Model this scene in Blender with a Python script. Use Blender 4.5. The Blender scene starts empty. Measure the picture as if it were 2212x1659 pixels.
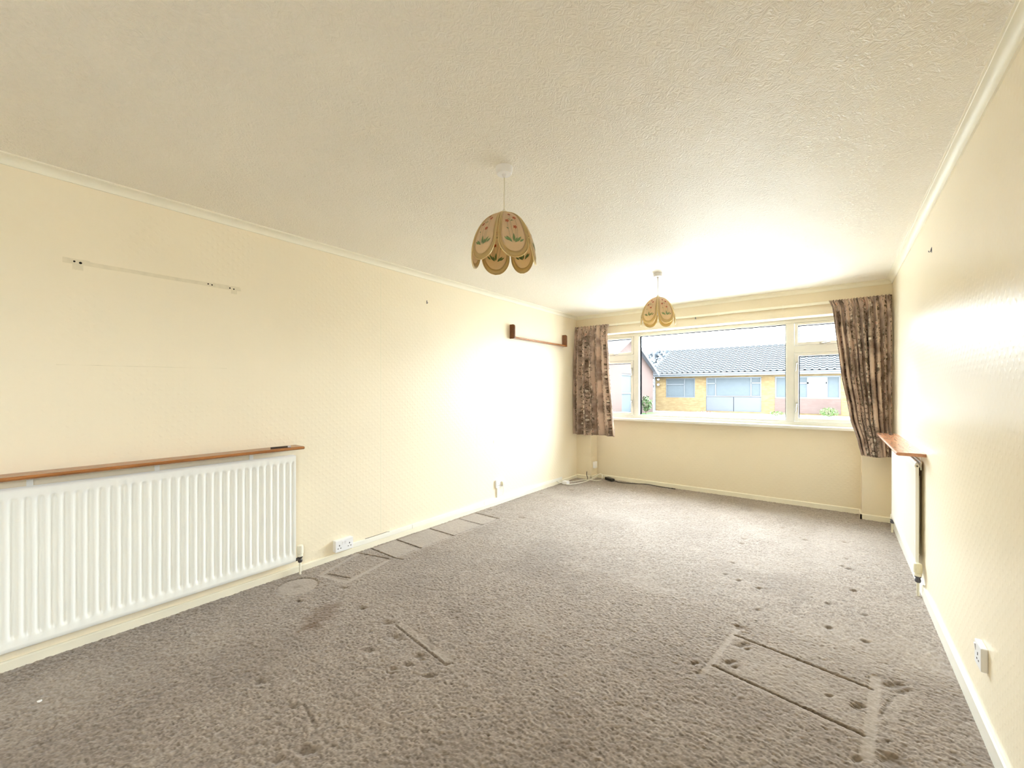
import bpy, bmesh, math, random
import numpy as np
from mathutils import Vector, Matrix

S = bpy.context.scene
COL = S.collection

# ------------------------------------------------------------------ camera
cam_d = bpy.data.cameras.new('camera')
cam = bpy.data.objects.new('camera', cam_d)
COL.objects.link(cam)
cam.location = (0.0, 0.0, 1.30)
cam.rotation_euler = (math.radians(90), 0, math.radians(37.81))
cam_d.sensor_fit = 'HORIZONTAL'
cam_d.sensor_width = 36.0
cam_d.lens = 36.0 * 897.4 / 2212.0
cam_d.shift_y = 13.8 / 2212.0
cam_d.clip_start = 0.02
cam_d.clip_end = 400
S.camera = cam

# ------------------------------------------------------------------ world and light
SKY = 68.0   # zenith luminance of an overcast sky
w = bpy.data.worlds.new('overcast_sky')
S.world = w
w.use_nodes = True
bg = w.node_tree.nodes['Background']
bg.inputs[0].default_value = (0.82, 0.91, 1.0, 1)
# overcast sky: luminance falls from the zenith to under half of it at the horizon
_nt = w.node_tree
_tc = _nt.nodes.new('ShaderNodeTexCoord'); _sp = _nt.nodes.new('ShaderNodeSeparateXYZ')
_cl = _nt.nodes.new('ShaderNodeMath'); _cl.operation = 'MAXIMUM'; _cl.inputs[1].default_value = 0.0
_ma = _nt.nodes.new('ShaderNodeMath'); _ma.operation = 'MULTIPLY_ADD'
_ma.inputs[1].default_value = SKY * .56; _ma.inputs[2].default_value = SKY * .44
_nt.links.new(_tc.outputs['Generated'], _sp.inputs[0]); _nt.links.new(_sp.outputs[2], _cl.inputs[0])
_nt.links.new(_cl.outputs[0], _ma.inputs[0]); _nt.links.new(_ma.outputs[0], bg.inputs[1])

def portal(name, loc, rot, sx, sy):
    d = bpy.data.lights.new(name, 'AREA')
    d.shape = 'RECTANGLE'; d.size = sx; d.size_y = sy
    d.cycles.is_portal = True
    o = bpy.data.objects.new(name, d)
    o.location = loc; o.rotation_euler = rot
    COL.objects.link(o)
portal('front_window_portal', (-1.29, 5.805, 1.49), (math.radians(-90), 0, 0), 3.05, 1.26)
portal('fill_window_portal', (.595, -1.35, 1.60), (0, math.radians(90), 0), .9, 1.3)  # portal of the added fill-light window

S.view_settings.view_transform = 'Standard'
S.view_settings.look = 'None'
S.view_settings.exposure = 0.0
S.view_settings.gamma = 1.0
S.view_settings.use_curve_mapping = False
S.cycles.max_bounces = 12
S.cycles.diffuse_bounces = 10
S.cycles.glossy_bounces = 4
S.cycles.transmission_bounces = 6
S.cycles.transparent_max_bounces = 12
S.cycles.caustics_reflective = False
S.cycles.caustics_refractive = False
S.cycles.sample_clamp_indirect = 12.0

# ------------------------------------------------------------------ dimensions (metres)
XL, XR = -3.04, 0.45          # left and right wall faces
YP, YW, YR = 5.49, 5.69, -2.30  # pier face, panel under the window, rear wall
ZC = 2.39                     # ceiling
PLX, PRX = -2.805, 0.22       # inner faces of the two piers
ZS, ZH = 0.875, 2.105         # underside of the sill, window head

# ------------------------------------------------------------------ material helpers
MATS = {}
class N:
    def __init__(s, name):
        s.m = bpy.data.materials.new(name); s.m.use_nodes = True
        s.t = s.m.node_tree; s.b = s.t.nodes['Principled BSDF']; s.out = s.t.nodes['Material Output']
    def n(s, kind, **kw):
        x = s.t.nodes.new(kind)
        for k, v in kw.items():
            if k.startswith('i_'):
                x.inputs[k[2:].replace('_', ' ')].default_value = v
            else: setattr(x, k, v)
        return x
    def l(s, a, b): s.t.links.new(a, b)
    def math(s, op, a, b=None, clamp=False):
        x = s.n('ShaderNodeMath', operation=op); x.use_clamp = clamp
        for i, v in enumerate((a, b)):
            if v is None: continue
            if isinstance(v, (int, float)): x.inputs[i].default_value = v
            else: s.l(v, x.inputs[i])
        return x.outputs[0]
    def mix(s, fac, a, b, blend='MIX'):
        x = s.n('ShaderNodeMix', data_type='RGBA', blend_type=blend)
        for i, v in ((0, fac), (6, a), (7, b)):
            if isinstance(v, (int, float)): x.inputs[i].default_value = v
            elif isinstance(v, tuple): x.inputs[i].default_value = (*v, 1)
            else: s.l(v, x.inputs[i])
        return x.outputs[2]
    def ramp(s, fac, lo, hi):
        x = s.n('ShaderNodeMapRange'); x.inputs[1].default_value = lo; x.inputs[2].default_value = hi
        x.interpolation_type = 'SMOOTHSTEP'
        s.l(fac, x.inputs[0]); return x.outputs[0]
    def obj(s, scale=(1, 1, 1)):
        c = s.n('ShaderNodeTexCoord'); m = s.n('ShaderNodeMapping'); m.inputs['Scale'].default_value = scale
        s.l(c.outputs['Object'], m.inputs[0]); return m.outputs[0]
    def noise(s, vec, scale, detail=3, rough=.5, dist=0):
        x = s.n('ShaderNodeTexNoise'); x.inputs['Scale'].default_value = scale
        x.inputs['Detail'].default_value = detail; x.inputs['Roughness'].default_value = rough
        x.inputs['Distortion'].default_value = dist
        s.l(vec, x.inputs['Vector']); return x.outputs[0]
    def vor(s, vec, scale, rand=1.0, feature='F1', out='Distance'):
        x = s.n('ShaderNodeTexVoronoi', feature=feature); x.inputs['Scale'].default_value = scale
        x.inputs['Randomness'].default_value = rand
        s.l(vec, x.inputs['Vector']); return x.outputs[out]
    def bump(s, h, strength=.3, dist=.01, prev=None):
        x = s.n('ShaderNodeBump'); x.inputs['Strength'].default_value = strength; x.inputs['Distance'].default_value = dist
        s.l(h, x.inputs['Height'])
        if prev: s.l(prev, x.inputs['Normal'])
        return x.outputs[0]
    def set(s, base=None, rough=None, spec=None, metal=None, normal=None, **kw):
        for nm, v in (('Base Color', base), ('Roughness', rough), ('Specular IOR Level', spec), ('Metallic', metal), ('Normal', normal)):
            if v is None: continue
            if isinstance(v, tuple): s.b.inputs[nm].default_value = (*v, 1)
            elif isinstance(v, (int, float)): s.b.inputs[nm].default_value = v
            else: s.l(v, s.b.inputs[nm])
        for k, v in kw.items(): s.b.inputs[k.replace('_', ' ')].default_value = v
        MATS[s.m.name] = s.m
        return s.m

def plain(name, base, rough=.5, spec=.5, metal=0., var=.06, nscale=9., bump=0., bscale=60.):
    """painted / plastic / metal surface: base colour with slight procedural variation"""
    k = N(name); v = k.obj()
    f = k.noise(v, nscale, 2)
    dark = tuple(c * (1 - var) for c in base); lite = tuple(min(1, c * (1 + var * .5)) for c in base)
    nb = None
    if bump: nb = k.bump(k.noise(v, bscale, 3), bump, .004)
    return k.set(k.mix(f, dark, lite), rough, spec, metal, nb)

# --- wallpaper: cream, slightly glossy, embossed in small rows
def plane_vec(k, a, b):
    c = k.n('ShaderNodeTexCoord'); sp = k.n('ShaderNodeSeparateXYZ'); cb = k.n('ShaderNodeCombineXYZ')
    k.l(c.outputs['Object'], sp.inputs[0]); k.l(sp.outputs[a], cb.inputs[0]); k.l(sp.outputs[b], cb.inputs[1])
    return cb.outputs[0], sp.outputs[a], sp.outputs[b]
def noise2(k, vec, scale, detail=2, rough=.5, dist=0):
    x = k.n('ShaderNodeTexNoise', noise_dimensions='2D'); x.inputs['Scale'].default_value = scale
    x.inputs['Detail'].default_value = detail; x.inputs['Roughness'].default_value = rough; x.inputs['Distortion'].default_value = dist
    k.l(vec, x.inputs['Vector']); return x.outputs[0]
def wallpaper(name, base, gloss=.35, spec=.26, emb=.17, ax=1):
    k = N(name); v, p, q = plane_vec(k, ax, 2)
    wv = noise2(k, v, 38, 2, .6)
    pp = k.math('ADD', k.math('MULTIPLY', p, 112), k.math('MULTIPLY', wv, 2.2))
    qq = k.math('ADD', k.math('MULTIPLY', q, 118), k.math('MULTIPLY', wv, 2.0))
    dots = k.math('POWER', k.math('MAXIMUM', k.math('MULTIPLY', k.math('SINE', pp), k.math('SINE', qq)), 0.0), 2.0)
    h = k.math('ADD', dots, k.math('MULTIPLY', wv, .8))
    big = noise2(k, v, 1.7, 2, .55)
    c = k.mix(k.math('MULTIPLY', big, .6), tuple(x * 1.02 for x in base), tuple(x * .95 for x in base))
    return k.set(c, gloss, spec, 0, k.bump(h, emb, .0035))
WALL = (.87, .785, .615)
wallpaper('wallpaper', WALL)
wallpaper('wallpaper_matt_shaded', (.80, .715, .55), .55, .3, .15, 0)  # same paper, with the window wall's shade put into a darker colour

k = N('ceiling_artex'); v, p, q = plane_vec(k, 0, 1)
wv = noise2(k, v, 30, 3, .6, 2.6)
pat = noise2(k, v, 2.2, 2)
h = k.math('MULTIPLY', wv, k.math('ADD', k.math('MULTIPLY', pat, .8), .5))
k.set(k.mix(k.math('MULTIPLY', pat, .5), (.945, .91, .83), (.925, .885, .795)), .44, .55, 0, k.bump(h, .6, .013))

plain('coving_paint', (.90, .87, .74), .45, .4, var=.05, nscale=5)
plain('skirting_gloss', (.88, .83, .68), .28, .5, var=.10, nscale=7, bump=.05)
plain('skirting_white', (.90, .88, .80), .28, .5, var=.06, nscale=7, bump=.05)
plain('window_paint', (.74, .73, .67), .32, .5, var=.05, nscale=14, bump=.04)
plain('radiator_enamel', (.91, .91, .87), .30, .5, var=.03, nscale=4)
plain('white_plastic', (.88, .88, .90), .28, .5, var=.02)
plain('cream_plastic', (.85, .82, .70), .35, .5, var=.06)
plain('yellowed_plastic', (.80, .76, .58), .4, .5, var=.08, nscale=40)
plain('dark_rubber', (.0035, .0035, .004), 1., 0.)
plain('hole_black', (.018, .014, .010), .8, .1)
plain('dark_metal', (.10, .09, .085), .42, .5, .6, var=.2, nscale=60)
plain('steel', (.52, .50, .46), .35, .5, 1., var=.15, nscale=40)
plain('gunmetal', (.14, .14, .17), .35, .5, .5, var=.15, nscale=40)
plain('brass', (.74, .58, .30), .32, .5, 1., var=.12, nscale=50)
plain('white_cable', (.82, .80, .72), .45, .4)
plain('black_cable', (.035, .03, .026), .5, .4)
plain('residue', (.80, .72, .545), .7, .2, var=.14, nscale=30, bump=.2)
plain('residue_light', (.86, .84, .66), .6, .3, var=.08, nscale=30)

def wood(name, a, b, rough=.32, axis=(1, 1, 1)):
    k = N(name); v = k.obj(axis)
    g = k.noise(v, 7, 6, .65, .6); f = k.noise(v, 40, 3)
    c = k.mix(k.ramp(g, .3, .7), a, b); c = k.mix(k.math('MULTIPLY', f, .25), c, tuple(x * .6 for x in a))
    return k.set(c, rough, .5, 0, k.bump(g, .06, .002))
wood('shelf_wood_red', (.26, .095, .025), (.42, .17, .05), .25, (9, .7, 9))
wood('shelf_wood_pale', (.44, .20, .11), (.60, .31, .18), .22, (9, .7, 9))
wood('shelf_wood_dark', (.11, .035, .010), (.20, .075, .025), .3, (9, .7, 9))

# --- glass: thin clear pane
k = N('glass')
k.t.nodes.remove(k.b)
tr = k.n('ShaderNodeBsdfTransparent'); tr.inputs[0].default_value = (.97, .985, .98, 1)
gl = k.n('ShaderNodeBsdfGlossy'); gl.inputs['Roughness'].default_value = .02
fr = k.n('ShaderNodeLayerWeight'); fr.inputs[0].default_value = .5
fc = k.math('MULTIPLY', k.math('POWER', fr.outputs['Facing'], 2.3), 1.1, True)   # reflection grows with the angle
ms = k.n('ShaderNodeMixShader')
k.l(fc, ms.inputs[0]); k.l(tr.outputs[0], ms.inputs[1]); k.l(gl.outputs[0], ms.inputs[2]); k.l(ms.outputs[0], k.out.inputs[0])
MATS['glass'] = k.m

# --- carpet: tuft colours, stains and wear are stored per tuft on the floor mesh
k = N('carpet')
at = k.n('ShaderNodeAttribute', attribute_name='pile')
k.set(at.outputs['Color'], .95, .10, 0, None, Sheen_Weight=.35, Sheen_Roughness=.45)

# --- curtain fabric (printed floral, on the cloth's own UVs)
k = N('curtain_fabric')
uv = k.n('ShaderNodeUVMap'); uv.uv_map = 'cloth'
U = uv.outputs[0]
sep = k.n('ShaderNodeSeparateXYZ'); k.l(U, sep.inputs[0])
wob = k.noise(U, 5, 2)
col = k.math('ABSOLUTE', k.math('SUBTRACT', k.math('FRACT', k.math('ADD', k.math('MULTIPLY', sep.outputs[0], 5.2), k.math('MULTIPLY', wob, .55))), .5))
gar = k.ramp(col, .34, .16)
mott = k.noise(U, 8, 3, .6)
pale = k.ramp(k.noise(U, 4.2, 2), .43, .56)
base = k.mix(k.ramp(mott, .35, .7), (.30, .215, .165), (.47, .36, .29))
base = k.mix(k.math('MULTIPLY', pale, .75), base, (.76, .60, .48))
leafn = k.noise(U, 34, 2, .6, 1.0)
leaf = k.math('MULTIPLY', k.math('MULTIPLY', k.ramp(leafn, .50, .58), gar), .9)
c = k.mix(leaf, base, (.095, .075, .045))
fl = k.vor(U, 19, .9); rose = k.math('MULTIPLY', k.ramp(fl, .36, .22), k.ramp(k.noise(U, 8, 2), .40, .48))
rose = k.math('MULTIPLY', rose, k.math('ADD', k.math('MULTIPLY', gar, .85), .10))
petal = k.mix(k.ramp(k.noise(U, 9, 2), .45, .6), (.88, .82, .70), (.70, .44, .33))
c = k.mix(rose, c, petal)
c = k.mix(k.math('MULTIPLY', k.ramp(fl, .09, .05), rose), c, (.30, .15, .08))
weave = k.noise(U, 700, 2)
k.set(c, .85, .15, 0, k.bump(weave, .15, .001), Sheen_Weight=.1)
td = k.n('ShaderNodeBsdfTranslucent'); k.l(c, td.inputs[0])
ms = k.n('ShaderNodeMixShader'); ms.inputs[0].default_value = .22
k.l(k.b.outputs[0], ms.inputs[1]); k.l(td.outputs[0], ms.inputs[2]); k.l(ms.outputs[0], k.out.inputs[0])

# --- lampshade materials
def translucent(name, base, t=.45, rough=.4, var=.08, tcol=None):
    k = N(name); v = k.obj()
    f = k.noise(v, 60, 3)
    c = k.mix(f, tuple(x * (1 - var) for x in base), base)
    m = k.set(c, rough, .35)
    td = k.n('ShaderNodeBsdfTranslucent')
    if tcol: td.inputs[0].default_value = (*tcol, 1)
    else: k.l(c, td.inputs[0])
    ms = k.n('ShaderNodeMixShader'); ms.inputs[0].default_value = t
    k.l(k.b.outputs[0], ms.inputs[1]); k.l(td.outputs[0], ms.inputs[2]); k.l(ms.outputs[0], k.out.inputs[0])
    return m
translucent('shade_panel', (.80, .68, .54), .5, tcol=(.88, .70, .40))
translucent('shade_border', (.62, .50, .27), .45, tcol=(.80, .62, .28))
plain('print_red', (.36, .085, .03), .6, .2)
plain('print_green', (.17, .25, .10), .6, .2)
plain('print_stem', (.28, .27, .15), .6, .2)
translucent('bulb_glass', (.85, .83, .78), .4, .2)

# --- outdoors
def brick(name, a, b, mortar):
    k = N(name); v = k.obj()
    n1 = k.noise(v, 1.6, 4, .6); n2 = k.noise(k.obj((4, 4, 13)), 1.1, 2)
    c = k.mix(k.ramp(n2, .35, .7), a, b); c = k.mix(k.math('MULTIPLY', n1, .35), c, mortar)
    return k.set(c, .9, .1)
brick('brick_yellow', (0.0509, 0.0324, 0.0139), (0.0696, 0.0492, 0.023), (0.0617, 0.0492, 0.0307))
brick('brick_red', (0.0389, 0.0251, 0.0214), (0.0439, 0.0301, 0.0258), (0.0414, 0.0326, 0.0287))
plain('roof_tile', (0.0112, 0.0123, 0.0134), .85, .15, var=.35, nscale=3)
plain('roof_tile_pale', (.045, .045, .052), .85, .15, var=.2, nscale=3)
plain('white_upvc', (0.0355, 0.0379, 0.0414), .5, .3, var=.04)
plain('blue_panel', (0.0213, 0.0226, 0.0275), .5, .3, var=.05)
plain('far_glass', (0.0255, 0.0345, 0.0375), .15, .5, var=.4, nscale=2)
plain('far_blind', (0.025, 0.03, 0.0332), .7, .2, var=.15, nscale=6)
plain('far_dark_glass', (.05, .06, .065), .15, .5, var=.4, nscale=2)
plain('ground_concrete', (.62, .605, .575), .9, .1, var=.12, nscale=.8)
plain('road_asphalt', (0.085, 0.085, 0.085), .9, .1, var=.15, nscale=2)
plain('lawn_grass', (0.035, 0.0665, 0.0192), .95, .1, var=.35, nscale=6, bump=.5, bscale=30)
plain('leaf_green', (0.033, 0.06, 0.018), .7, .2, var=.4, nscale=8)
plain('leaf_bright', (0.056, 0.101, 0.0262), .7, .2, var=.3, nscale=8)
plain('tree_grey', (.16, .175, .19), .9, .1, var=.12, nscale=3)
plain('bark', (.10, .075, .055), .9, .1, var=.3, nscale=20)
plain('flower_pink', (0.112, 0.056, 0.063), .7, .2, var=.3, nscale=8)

# ------------------------------------------------------------------ mesh helpers
class MB:
    def __init__(s): s.v = []; s.f = []; s.m = []; s.uv = None
    def add(s, verts, faces, mi=0):
        o = len(s.v); s.v += [tuple(p) for p in verts]; s.f += [tuple(i + o for i in f) for f in faces]; s.m += [mi] * len(faces); return s
    def box(s, x0, x1, y0, y1, z0, z1, mi=0):
        v = [(x0, y0, z0), (x1, y0, z0), (x1, y1, z0), (x0, y1, z0), (x0, y0, z1), (x1, y0, z1), (x1, y1, z1), (x0, y1, z1)]
        return s.add(v, [(3, 2, 1, 0), (4, 5, 6, 7), (0, 1, 5, 4), (1, 2, 6, 5), (2, 3, 7, 6), (3, 0, 4, 7)], mi)
    def prism(s, pts, axis, a, b, mi=0):
        """extrude a 2-D outline along axis 0/1/2 from a to b; pts are the other two coords in order"""
        n = len(pts)
        def P(p, t):
            q = list(p); q.insert(axis, t); return tuple(q)
        v = [P(p, a) for p in pts] + [P(p, b) for p in pts]
        f = [tuple(range(n - 1, -1, -1)), tuple(range(n, 2 * n))] + [(i, (i + 1) % n, n + (i + 1) % n, n + i) for i in range(n)]
        return s.add(v, f, mi)
    def lathe(s, prof, c, n=24, mi=0, axis=2, cap=True, flute=None):
        """prof: (r, h) list; revolve around axis through c"""
        v = []; f = []
        for r, h in prof:
            for i in range(n):
                t = 2 * math.pi * i / n
                rr = r * (flute(i, h) if flute else 1)
                p = [0, 0, 0]; p[axis] = h; p[(axis + 1) % 3] = rr * math.cos(t); p[(axis + 2) % 3] = rr * math.sin(t)
                v.append((c[0] + p[0], c[1] + p[1], c[2] + p[2]))
        for j in range(len(prof) - 1):
            for i in range(n):
                a, b = j * n + i, j * n + (i + 1) % n
                f.append((a, b, b + n, a + n))
        if cap:
            f.append(tuple(range(n - 1, -1, -1))); f.append(tuple(range((len(prof) - 1) * n, len(prof) * n)))
        return s.add(v, f, mi)
    def tube(s, pts, r, n=8, closed=False, mi=0):
        pts = [Vector(p) for p in pts]; m = len(pts); v = []; f = []
        up = Vector((0, 0, 1)); prev = None
        for i, p in enumerate(pts):
            if closed: t = (pts[(i + 1) % m] - pts[i - 1])
            else: t = pts[min(i + 1, m - 1)] - pts[max(i - 1, 0)]
            t.normalize()
            if prev is None:
                a = up if abs(t.z) < .9 else Vector((1, 0, 0))
                x = t.cross(a).normalized()
            else:
                x = (prev - t * prev.dot(t)).normalized()
            prev = x; y = t.cross(x)
            rr = r[i] if isinstance(r, (list, tuple)) else r
            for k in range(n):
                q = 2 * math.pi * k / n
                v.append(p + x * (rr * math.cos(q)) + y * (rr * math.sin(q)))
        for j in range(m if closed else m - 1):
            for k in range(n):
                a = j * n + k; b = j * n + (k + 1) % n; j2 = ((j + 1) % m) * n
                f.append((a, b, j2 + (k + 1) % n, j2 + k))
        if not closed:
            f.append(tuple(range(n - 1, -1, -1))); f.append(tuple(range((m - 1) * n, m * n)))
        return s.add(v, f, mi)
    def build(s, name, mats, parent=None, smooth=False, bevel=0, auto=None):
        me = bpy.data.meshes.new(name)
        me.from_pydata(s.v, [], s.f)
        if isinstance(mats, str): mats = [mats]
        for m in mats: me.materials.append(MATS[m])
        if len(mats) > 1: me.polygons.foreach_set('material_index', s.m)
        bm = bmesh.new(); bm.from_mesh(me); bmesh.ops.recalc_face_normals(bm, faces=bm.faces)
        if bevel:
            bmesh.ops.bevel(bm, geom=[e for e in bm.edges if len(e.link_faces) == 2 and e.calc_face_angle(0) > .5], offset=bevel, segments=2, affect='EDGES', profile=.6)
        if smooth:
            for f in bm.faces: f.smooth = True
            if auto:
                for e in bm.edges:
                    if len(e.link_faces) == 2 and e.calc_face_angle(0) > auto: e.smooth = False
        bm.to_mesh(me); bm.free()
        me.update()
        o = bpy.data.objects.new(name, me); COL.objects.link(o)
        if parent: o.parent = parent; o.matrix_parent_inverse = parent.matrix_world.inverted()
        return o
def empty(name, loc=(0, 0, 0)):
    o = bpy.data.objects.new(name, None); o.location = loc; o.empty_display_size = .05
    COL.objects.link(o); o.matrix_world = Matrix.Translation(loc); return o
def tag(o, label=None, cat=None, group=None, kind=None):
    if label: o['label'] = label
    if cat: o['category'] = cat
    if group: o['group'] = group
    if kind: o['kind'] = kind
    return o
def copy_tree(o, loc=None, rz=None, parent=None):
    c = o.copy(); COL.objects.link(c)
    if parent: c.parent = parent
    if loc is not None: c.location = loc
    if rz is not None: c.rotation_euler = (0, 0, rz)
    for ch in list(o.children): copy_tree(ch, parent=c)
    return c
def smoothstep(a, b, x):
    t = np.clip((x - a) / (b - a), 0, 1); return t * t * (3 - 2 * t)

# ================================================================== THE ROOM
# ---- carpeted floor: displaced grid, dents and furniture marks are real relief
def make_floor():
    rng = np.random.default_rng(4)
    xs = np.linspace(XL, XR, 620)
    ys = np.concatenate([np.arange(YR, 0.0, .03), np.arange(0.0, 2.7, .0048), np.arange(2.7, YW, .0085), [YW]])
    X, Y = np.meshgrid(xs, ys)
    ny, nx = X.shape
    g = rng.normal(size=X.shape)
    g = (g + .6 * (np.roll(g, 1, 0) + np.roll(g, 1, 1))) / 1.3
    g2 = rng.normal(size=X.shape) * .8 + g * .4
    Z = g * .0013
    def field(seed, cell):
        r = np.random.default_rng(seed); gx = int((XR - XL) / cell) + 3; gy = int((YW - YR) / cell) + 3
        q = r.normal(size=(gy, gx)); fx = (X - XL) / cell; fy = (Y - YR) / cell
        ix = fx.astype(int); iy = fy.astype(int); tx = fx - ix; ty = fy - iy; tx = tx * tx * (3 - 2 * tx); ty = ty * ty * (3 - 2 * ty)
        return (q[iy, ix] * (1 - tx) + q[iy, ix + 1] * tx) * (1 - ty) + (q[iy + 1, ix] * (1 - tx) + q[iy + 1, ix + 1] * tx) * ty
    Z += field(1, .028) * .0003 + field(2, .11) * .0006 + field(3, .5) * .0009
    stain = np.zeros_like(X); mark_dark = np.zeros_like(X); flat = np.zeros_like(X)
    warp = field(9, .02)
    def dist_seg(a, b):
        ax, ay = a; bx, by = b; dx, dy = bx - ax, by - ay
        t = np.clip(((X - ax) * dx + (Y - ay) * dy) / (dx * dx + dy * dy), 0, 1)
        return np.hypot(X - ax - t * dx, Y - ay - t * dy)
    def dent(x, y, rx, ry, depth, d=.5, ang=0.):
        c, s_ = math.cos(ang), math.sin(ang)
        u = ((X - x) * c + (Y - y) * s_) / rx; v = (-(X - x) * s_ + (Y - y) * c) / ry
        m = np.exp(-np.clip(np.hypot(u, v) + warp * .22, 0, 9) ** 2.2)
        nonlocal Z, mark_dark
        Z = Z - depth * m; mark_dark = np.maximum(mark_dark, .62 * d * m * (.75 + .35 * np.clip(g2, -1, 1)))  # tuft colour darkens towards the middle of the dent
    def groove(a, b, wdt, depth, d=.45):
        nonlocal Z, mark_dark
        m = np.exp(-(dist_seg(a, b) / wdt) ** 2)
        Z = Z - depth * m; mark_dark = np.maximum(mark_dark, d * m)  # tuft colour darkens along the groove
    def press(mask, depth, fl):
        nonlocal Z, flat
        Z = Z * (1 - .75 * mask * fl) - depth * mask; flat = np.maximum(flat, fl * mask)
    def band(a, b, hw, depth=.003, fl=.8):
        press(1 - smoothstep(hw * .8, hw, dist_seg(a, b)), depth, fl)
    def rect(x0, x1, y0, y1, depth, fl):
        press(smoothstep(x0, x0 + .012, X) * (1 - smoothstep(x1 - .012, x1, X)) * smoothstep(y0, y0 + .012, Y) * (1 - smoothstep(y1 - .012, y1, Y)), depth, fl)
    # long marks of a piece of furniture at the right
    rect(-.43, .11, 2.09, 2.43, .001, .25)
    band((-.418, 2.55), (-.480, 2.04), .015); band((.148, 2.50), (.091, 1.94), .022)
    groove((-.415, 2.475), (.13, 2.393), .0052, .010, .75); groove((-.454, 2.136), (.087, 2.052), .0052, .010, .75)
    band((-.41, 2.462), (.13, 2.380), .008, .001, .5); band((-.45, 2.120), (.09, 2.036), .010, .001, .6)
    for x, y, r, d in ((-.367, 2.405, .036, .8), (-.345, 2.385, .02, .8), (-.393, 2.215, .028, .7), (-.37, 2.19, .024, .8), (.204, 2.478, .042, .8), (.23, 2.45, .032, .8),
                       (.079, 2.23, .028, .6), (.157, 1.98, .040, .8), (.182, 1.955, .035, .8), (.062, 1.902, .022, .6), (-.016, 2.231, .016, .5), (-.527, 2.098, .018, .5)):
        dent(x, y, r, r * .45, .010, d, .9)
    for x, y in ((-.42, 2.567), (-.483, 2.032)):
        dent(x, y, .020, .020, .009, .7); Z += .006 * np.exp(-(np.hypot(X - x, Y - y) / .009) ** 2)
    for yy in (2.215, 2.235, 2.255): groove((.055, yy), (.10, yy - .012), .004, .006, .6)
    groove((.14, 2.20), (.20, 2.40), .006, .003, .25); band((.17, 2.22), (.235, 2.42), .02, .001, .4)
    # small castor dents
    for x, y in ((-.357, 2.837), (-.027, 2.859), (.134, 3.149), (.132, 2.823), (-.03, 3.184), (-.626, 4.119), (-.604, 3.493), (-.609, 3.25), (-.52, 3.201),
                 (.072, 4.116), (.079, 3.9), (.09, 3.49), (.05, 3.93), (-.198, 4.422), (.071, 4.561), (-.389, 4.675), (-.398, 3.152), (-.62, 3.98),
                 (.105, 3.50), (.10, 3.88)):
        dent(x, y, .020, .013, .009, .75, .5)
    for x, y in ((-2.525, 3.416), (-2.965, 3.422), (-2.93, 4.369), (-2.70, 4.75), (-2.3, 4.95), (-1.9, 4.6), (-2.05, 5.2)):
        dent(x, y, .030, .016, .009, .6, .2)
    # dents at the left
    for x, y, r, d in ((-2.025, .775, .030, .75), (-2.227, 1.412, .028, .55), (-1.975, 1.41, .030, .5), (-1.826, 1.356, .030, .5), (-1.80, 1.345, .018, .5), (-1.838, 1.201, .028, .5),
                       (-1.603, 1.332, .026, .55), (-1.58, 1.32, .016, .5), (-1.627, 1.193, .022, .55), (-1.61, 1.172, .018, .5), (-1.596, 1.252, .020, .35), (-1.457, 1.366, .020, .5),
                       (-1.462, 1.26, .022, .5), (-1.509, .727, .028, .8), (-1.49, .75, .018, .6), (-1.551, .648, .020, .5), (-2.552, 1.485, .024, .45), (-2.616, 1.221, .020, .4), (-1.76, .80, .02, .3)):
        dent(x, y, r, r * .6, .010, d, .6)
    groove((-1.927, 1.423), (-1.479, 1.366), .006, .006, .35); groove((-1.74, .83), (-1.582, .802), .007, .004, .3)
    band((-1.90, 1.45), (-1.47, 1.40), .022, .001, .5)
    groove((-1.745, 1.517), (-1.60, 1.40), .02, .002, .22); groove((-1.9, 1.80), (-1.62, 1.66), .05, .001, .12)
    # row of box marks along the left wall
    for yy in (1.99, 2.246, 2.622, 3.003, 3.246): groove((-3.01, yy), (-2.69, yy), .0065, .011, .7)
    groove((-2.992, 1.874), (-2.722, 1.95), .006, .010, .6); groove((-2.69, 1.99), (-2.62, 2.01), .005, .008, .5)
    for y0, y1 in ((2.0, 2.24), (2.255, 2.615), (2.63, 2.995), (3.01, 3.24)): rect(-3.02, -2.70, y0, y1, .0035, .75)
    band((-2.683, 1.99), (-2.66, 3.25), .010, -.001, .6)
    groove((-2.83, 1.526), (-2.656, 1.586), .006, .010, .65)
    for a, b in (((-2.862, 1.488), (-2.617, 1.544)), ((-2.617, 1.544), (-2.70, 1.93)), ((-2.862, 1.488), (-3.0, 1.855))): band(a, b, .020, .003, .85)
    # round base mark beside the radiator valve
    r = np.hypot((X + 2.815) / 1.0, (Y - 1.305) / 1.0)
    press(1 - smoothstep(.118, .126, r), .003, .8); Z -= .004 * np.exp(-((r - .124) / .006) ** 2)
    mark_dark = np.maximum(mark_dark, .25 * np.exp(-((r - .124) / .005) ** 2)); mark_dark = np.maximum(mark_dark, .35 * np.exp(-(r / .03) ** 2) * (warp > .0))
    # spilt brown stain
    n1 = field(21, .05); n2 = field(22, .02)
    e = np.hypot((X + 2.33 + .25 * (Y - 1.22)) / .095, (Y - 1.22) / .15) + n1 * .16 + n2 * .10
    stain = np.maximum(stain, .55 * (1 - smoothstep(.55, 1.15, e)))
    e = np.hypot((X + 2.285) / .035, (Y - 1.13) / .075) + n1 * .14 + n2 * .12
    stain = np.maximum(stain, .85 * (1 - smoothstep(.5, 1.1, e)))
    e = np.hypot((X + .40) / .05, (Y - 2.585) / .02) + n2 * .2
    stain = np.maximum(stain, .6 * (1 - smoothstep(.5, 1.2, e)))
    Z = np.minimum(Z, .004)
    me = bpy.data.meshes.new('floor')
    co = np.stack([X, Y, Z], -1).reshape(-1, 3)
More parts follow.
